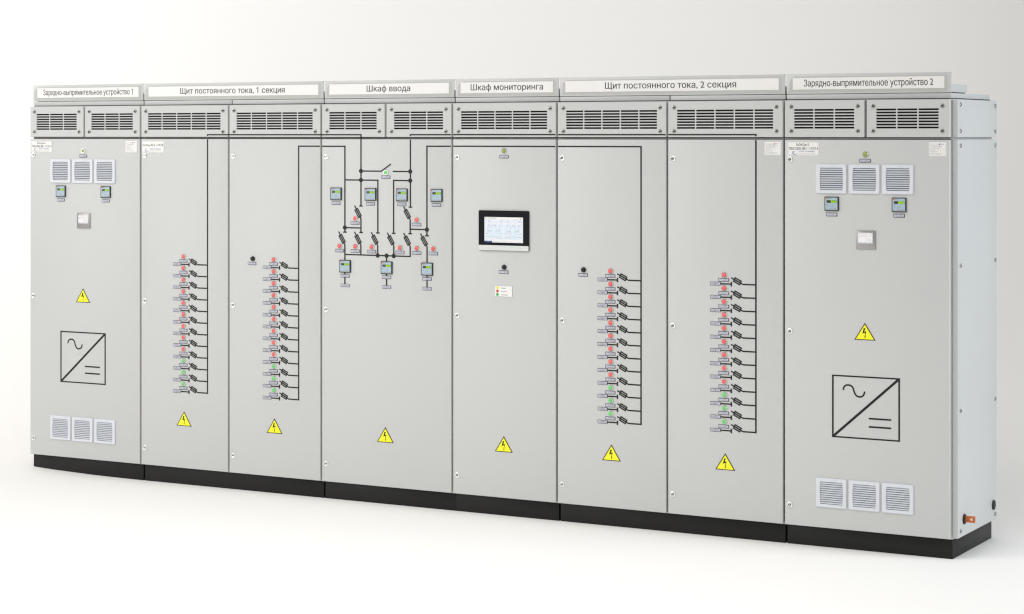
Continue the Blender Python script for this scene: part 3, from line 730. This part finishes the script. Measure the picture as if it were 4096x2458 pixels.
for x, z in ((2.2492, 1.7240), (2.5502, 1.7239), (2.2492, 1.6770), (2.5502, 1.6771), (2.1491, 1.4279), (2.6506, 1.4277), (2.3525, 1.2879), (2.4068, 1.2880), (2.4504, 1.2879)):
    b = MB(); b.lathe([(0.0117, 0.0003), (0.0117, -0.0015)], 'tape', n=28); b.build('junction_dot', c, (x - 2.0, FY, z))
fb = MB(); dd = Vector((0.0395, -0.064)).normalized()
fb.strip((-0.0395, 0.0655), (-0.0290, 0.0478), 0.0068, 0.0009, 'tape'); fb.strip((-0.0050, 0.0068), (0.0006, -0.0035), 0.0068, 0.0009, 'tape')
fuse(fb, (-0.0172, 0.0270), dd, 0.0500, 0.0240); fb = fb.mesh('fuse_symbol')
for x, z in ((2.1494, 1.3403), (2.2487, 1.3403), (2.3525, 1.3403), (2.4504, 1.3403), (2.5498, 1.3403), (2.6515, 1.3403), (2.2491, 1.4770), (2.5498, 1.4770)):
    put('fuse_symbol', fb, c, (x - 2.0, FY, z + 0.0015))
for x, z, k in ((2.1141, 1.3318, 'red'), (2.2117, 1.3318, 'red'), (2.3131, 1.3318, 'red'), (2.4860, 1.3318, 'red'), (2.5873, 1.3318, 'red'), (2.6866, 1.3318, 'red'), (2.2105, 1.4775, 'red'), (2.5867, 1.4775, 'red'), (2.3999, 1.7184, 'green')):
    lamp(c, x - 2.0 + 0.004, z, k); tag(c, x - 2.0 - 0.0248, z - 0.0167)
for x, z in ((2.0630, 1.5706), (2.2775, 1.5706), (2.4683, 1.5706), (2.6770, 1.5706)):
    meter(c, x - 2.0, z); tag(c, x - 2.0 + 0.0040, z - 0.0082)
for x in (2.1197, 2.3760, 2.6198):
    meter(c, x - 2.0, 1.1935); tag(c, x - 2.0 + 0.0045, 1.1846); tag(c, x - 2.0 + 0.0045, 1.1345, 'line')
warning(c, 0.3995, 0.3240)

c = cabinet(2.8, 3.4, 'grey monitoring cabinet with the large black-framed touch screen', [0], [0], 'Шкаф мониторинга', (2.8925, 3.3082), (2.8002, 3.3950))
lines(c, 'busbar_line', [(2.8075, 1.9128, 3.3925, 1.9128)], 2.8)
lines(c, 'busbar_line', [(2.8075, 1.8541, 3.3925, 1.8541)], 2.8)
lamp(c, 0.3030, 1.8317, 'amber'); tag(c, 0.2738, 1.8107)
touch_panel(c)
put('selector_knob', ME['knob'], c, (0.3030, FY, 1.2494)); tag(c, 0.2727, 1.2327, 'knob')
b = MB(); b.box(0.2499, 0.3502, -0.0016, 0.0003, 1.1022, 1.1556, 'greyink'); b.box(0.2504, 0.3497, -0.0019, -0.001, 1.1027, 1.1551, 'paper'); lg = b.build('legend_plate', c, (0, FY, 0))
for k, z, t_, wd in (('dot_y', 1.1456, 'Авария', 0.026), ('dot_r', 1.1287, 'Включен', 0.031), ('dot_g', 1.1120, 'Отключен', 0.035)):
    b = MB(); b.lathe([(0.0075, -0.0018), (0.0075, -0.0022)], k, 0.2648, z, 24); b.build('colour_dot', lg)
    b = MB(); b.text(t_, 0.2870, z - 0.0035, 'ink', w=wd, h=0.0055, y=-0.0022, res=3); b.build('lettering', lg)
warning(c, 0.3007, 0.3245)

c = cabinet(3.4, 4.6, 'two-door grey cabinet with two columns of lamps, sign ending 2 секция', [0, 0.6], [0, 0.6],
            'Щит постоянного тока, 2 секция', (3.6528, 4.3472), (3.4050, 4.5950))
feeder_column(c, 0.0, 0.4616); feeder_column(c, 0.6, 0.4597)
lines(c, 'busbar_line', [(3.4075, 1.8545, 3.8654, 1.8545), (3.8616, 1.8578, 3.8616, 0.5088)], 3.4)
lines(c, 'busbar_line', [(3.4075, 1.9125, 3.9925, 1.9125), (4.0075, 1.9125, 4.4634, 1.9125), (4.4597, 1.9158, 4.4597, 1.9050), (4.4597, 1.8875, 4.4597, 0.5088)], 3.4)
put('selector_knob', ME['knob'], c, (0.1456 + 0.004, FY, 1.2501)); tag(c, 0.1192, 1.2328, 'knob')
dataplate(c, 1.1041, 1.1855, 1.8156, 1.8790)
warning(c, 0.3020, 0.3245); warning(c, 0.9035, 0.3245)

c = charger(4.6, 'Зарядно-выпрямительное устройство 2', (4.6890, 5.3112), (4.6050, 5.4000),
            'light grey charger cabinet at the right end, side panel visible with copper bar', 0.0, 0.2383, 0)
b = MB(); b.box(0.8006, 0.825, -0.0020, 0.5985, 0.0945, 1.8906, 'enamel', bev=0.0022, seg=3); sp = b.build('side_panel', c)
for y, z in ((0.0355, 1.8626), (0.5708, 1.8620), (0.0350, 1.3213), (0.5706, 1.3205), (0.0350, 0.6654), (0.5706, 0.6640), (0.0345, 0.1230), (0.5690, 0.1206)):
    put('screw', ME['screw'], sp, (0.825, y, z), R(90))
b = MB(); b.box(0.8006, 0.825, -0.0020, 0.5985, 1.9003, 2.0717, 'enamel', bev=0.0022, seg=3); sp2 = b.build('side_panel', c)
for y, z in ((0.0346, 2.0480), (0.5697, 2.0476), (0.0346, 1.9279), (0.5697, 1.9272)): put('screw', ME['screw'], sp2, (0.825, y, z), R(90))
b = MB(); b.lathe([(0.0232, 0.0005), (0.0232, -0.0040), (0.0222, -0.0058), (0.0205, -0.0064), (0.002, -0.0064)], 'gasket_and_shadow_gap', n=40); pm = b.mesh('blanking_plug')
put('cable_grommet', pm, c, (0.825, 0.0885, 0.1700), R(90)); put('blanking_plug', pm, c, (0.825, 0.5403, 0.1672), R(90))
# earthing bar with a round hole
b = MB(); x0, x1, z0, z1 = 0.8300, 0.8775, 0.1565, 0.1860; hx, hz, hr = 0.8600, 0.1706, 0.0058
outl = [(x0, z0), (x1, z0), (x1, z1), (x0, z1)]; hole = [(hx + hr * math.cos(2 * math.pi * i / 24), hz + hr * math.sin(2 * math.pi * i / 24)) for i in range(24)]
al = outl + hole; tri = tessellate_polygon([[Vector((x, z, 0)) for x, z in outl], [Vector((x, z, 0)) for x, z in hole]])
for y in (0.0865, 0.0895): b.add([(x, y, z) for x, z in al], [list(t) for t in tri], 'copper')
b.add([(x, y, z) for y in (0.0865, 0.0895) for x, z in outl], [(i, (i + 1) % 4, (i + 1) % 4 + 4, i + 4) for i in range(4)], 'copper')
b.add([(x, y, z) for y in (0.0865, 0.0895) for x, z in hole], [(i, (i + 1) % 24, (i + 1) % 24 + 24, i + 24) for i in range(24)], 'copper')
b.build('earthing_bar', c)

# ------------------------------------------------------------------ camera
CX, CY, CZ, YAW = 8.4291, -9.5122, 1.9096, 29.1318
cd = bpy.data.cameras.new('camera'); cam = bpy.data.objects.new('camera', cd); COL.objects.link(cam)
cam.location = (CX, CY, CZ); cam.rotation_euler = (R(90), 0, R(YAW))
cd.sensor_width = 36; cd.lens = 36 * 8691.68 / 4096; cd.shift_y = -(1229 - 542.05) / 4096; cd.shift_x = 0.0002
cd.clip_start = 0.1; cd.clip_end = 200
scene.camera = cam

# ------------------------------------------------------------------ studio sweep behind and below
fw = Vector((-math.sin(R(YAW)), math.cos(R(YAW)), 0)); rt = Vector((math.cos(R(YAW)), math.sin(R(YAW)), 0)); c0 = Vector((CX, CY, 0))
prof = [(-6, 0.0), (12.05, 0.0)]; RR = 3.7
for i in range(1, 41):
    a = R(90 * i / 40); prof.append((12.05 + RR * math.sin(a), RR * (1 - math.cos(a))))
prof.append((12.05 + RR, 9.0))
vs = []; fs = []
for f, z in prof:
    for r_ in (-11, 11): vs.append(tuple(c0 + fw * f + rt * r_ + Vector((0, 0, z))))
for i in range(len(prof) - 1): fs.append((2 * i, 2 * i + 1, 2 * i + 3, 2 * i + 2))
b = MB(); b.add(vs, fs, 'floor'); bd = b.build('studio_backdrop'); bd['kind'] = 'structure'
for p_ in bd.data.polygons: p_.use_smooth = True
for e_ in bd.data.edges: e_.use_edge_sharp = False

# ------------------------------------------------------------------ light
def area(name, loc, target, sx, sy, power, col, spread=180):
    l = bpy.data.lights.new(name, 'AREA'); l.shape = 'RECTANGLE'; l.size = sx; l.size_y = sy; l.energy = power; l.color = col; l.spread = R(spread)
    o = bpy.data.objects.new(name, l); COL.objects.link(o); o.location = loc
    o.rotation_euler = (Vector(target) - Vector(loc)).to_track_quat('-Z', 'Y').to_euler()
    return o
def cs(r_, f, z): return tuple(c0 + rt * r_ + fw * f + Vector((0, 0, z)))
area('key_softbox', (-1.5, -5.5, 4.8), (1.6, 0, 0.9), 2.4, 2.4, 105, (1.0, 0.992, 0.985))
area('front_left_softbox', (-6.0, -9.6, 2.9), (0.6, 0, 1.3), 4.2, 3.6, 230, (1.0, 0.992, 0.985))
area('overhead_softbox', (3.6, -4.0, 5.4), (3.6, -3.9, 0), 7, 3.0, 178, (1.0, 0.983, 0.962), 125)
area('side_fill_softbox', (9.5, 0.6, 2.4), (5.4, 0.3, 1.1), 2.0, 2.6, 54, (0.85, 0.925, 1.0), 110)
area('background_added_fill', cs(-7.5, 13.4, 4.5), cs(-2.6, 15.6, 3.4), 2.2, 3.0, 90, (1.0, 0.99, 0.975), 110)  # added unseen light, lifts the left backdrop to white
area('backdrop_top_added_fill', cs(1.0, 12.6, 7.2), cs(1.0, 15.6, 3.0), 7.0, 1.2, 46, (1.0, 0.985, 0.97), 110)  # second added unseen light, brightens the right of the backdrop

w = bpy.data.worlds.new('World'); scene.world = w; w.use_nodes = True
w.node_tree.nodes['Background'].inputs['Color'].default_value = (0.97, 0.985, 1.0, 1)
w.node_tree.nodes['Background'].inputs['Strength'].default_value = 0.36

scene.view_settings.view_transform = 'Standard'; scene.view_settings.look = 'None'
scene.view_settings.gamma = 1; scene.view_settings.exposure = 0; scene.view_settings.use_curve_mapping = False
scene.cycles.max_bounces = 6
scene.cycles.pixel_filter_type = 'BLACKMAN_HARRIS'; scene.cycles.filter_width = 1.25
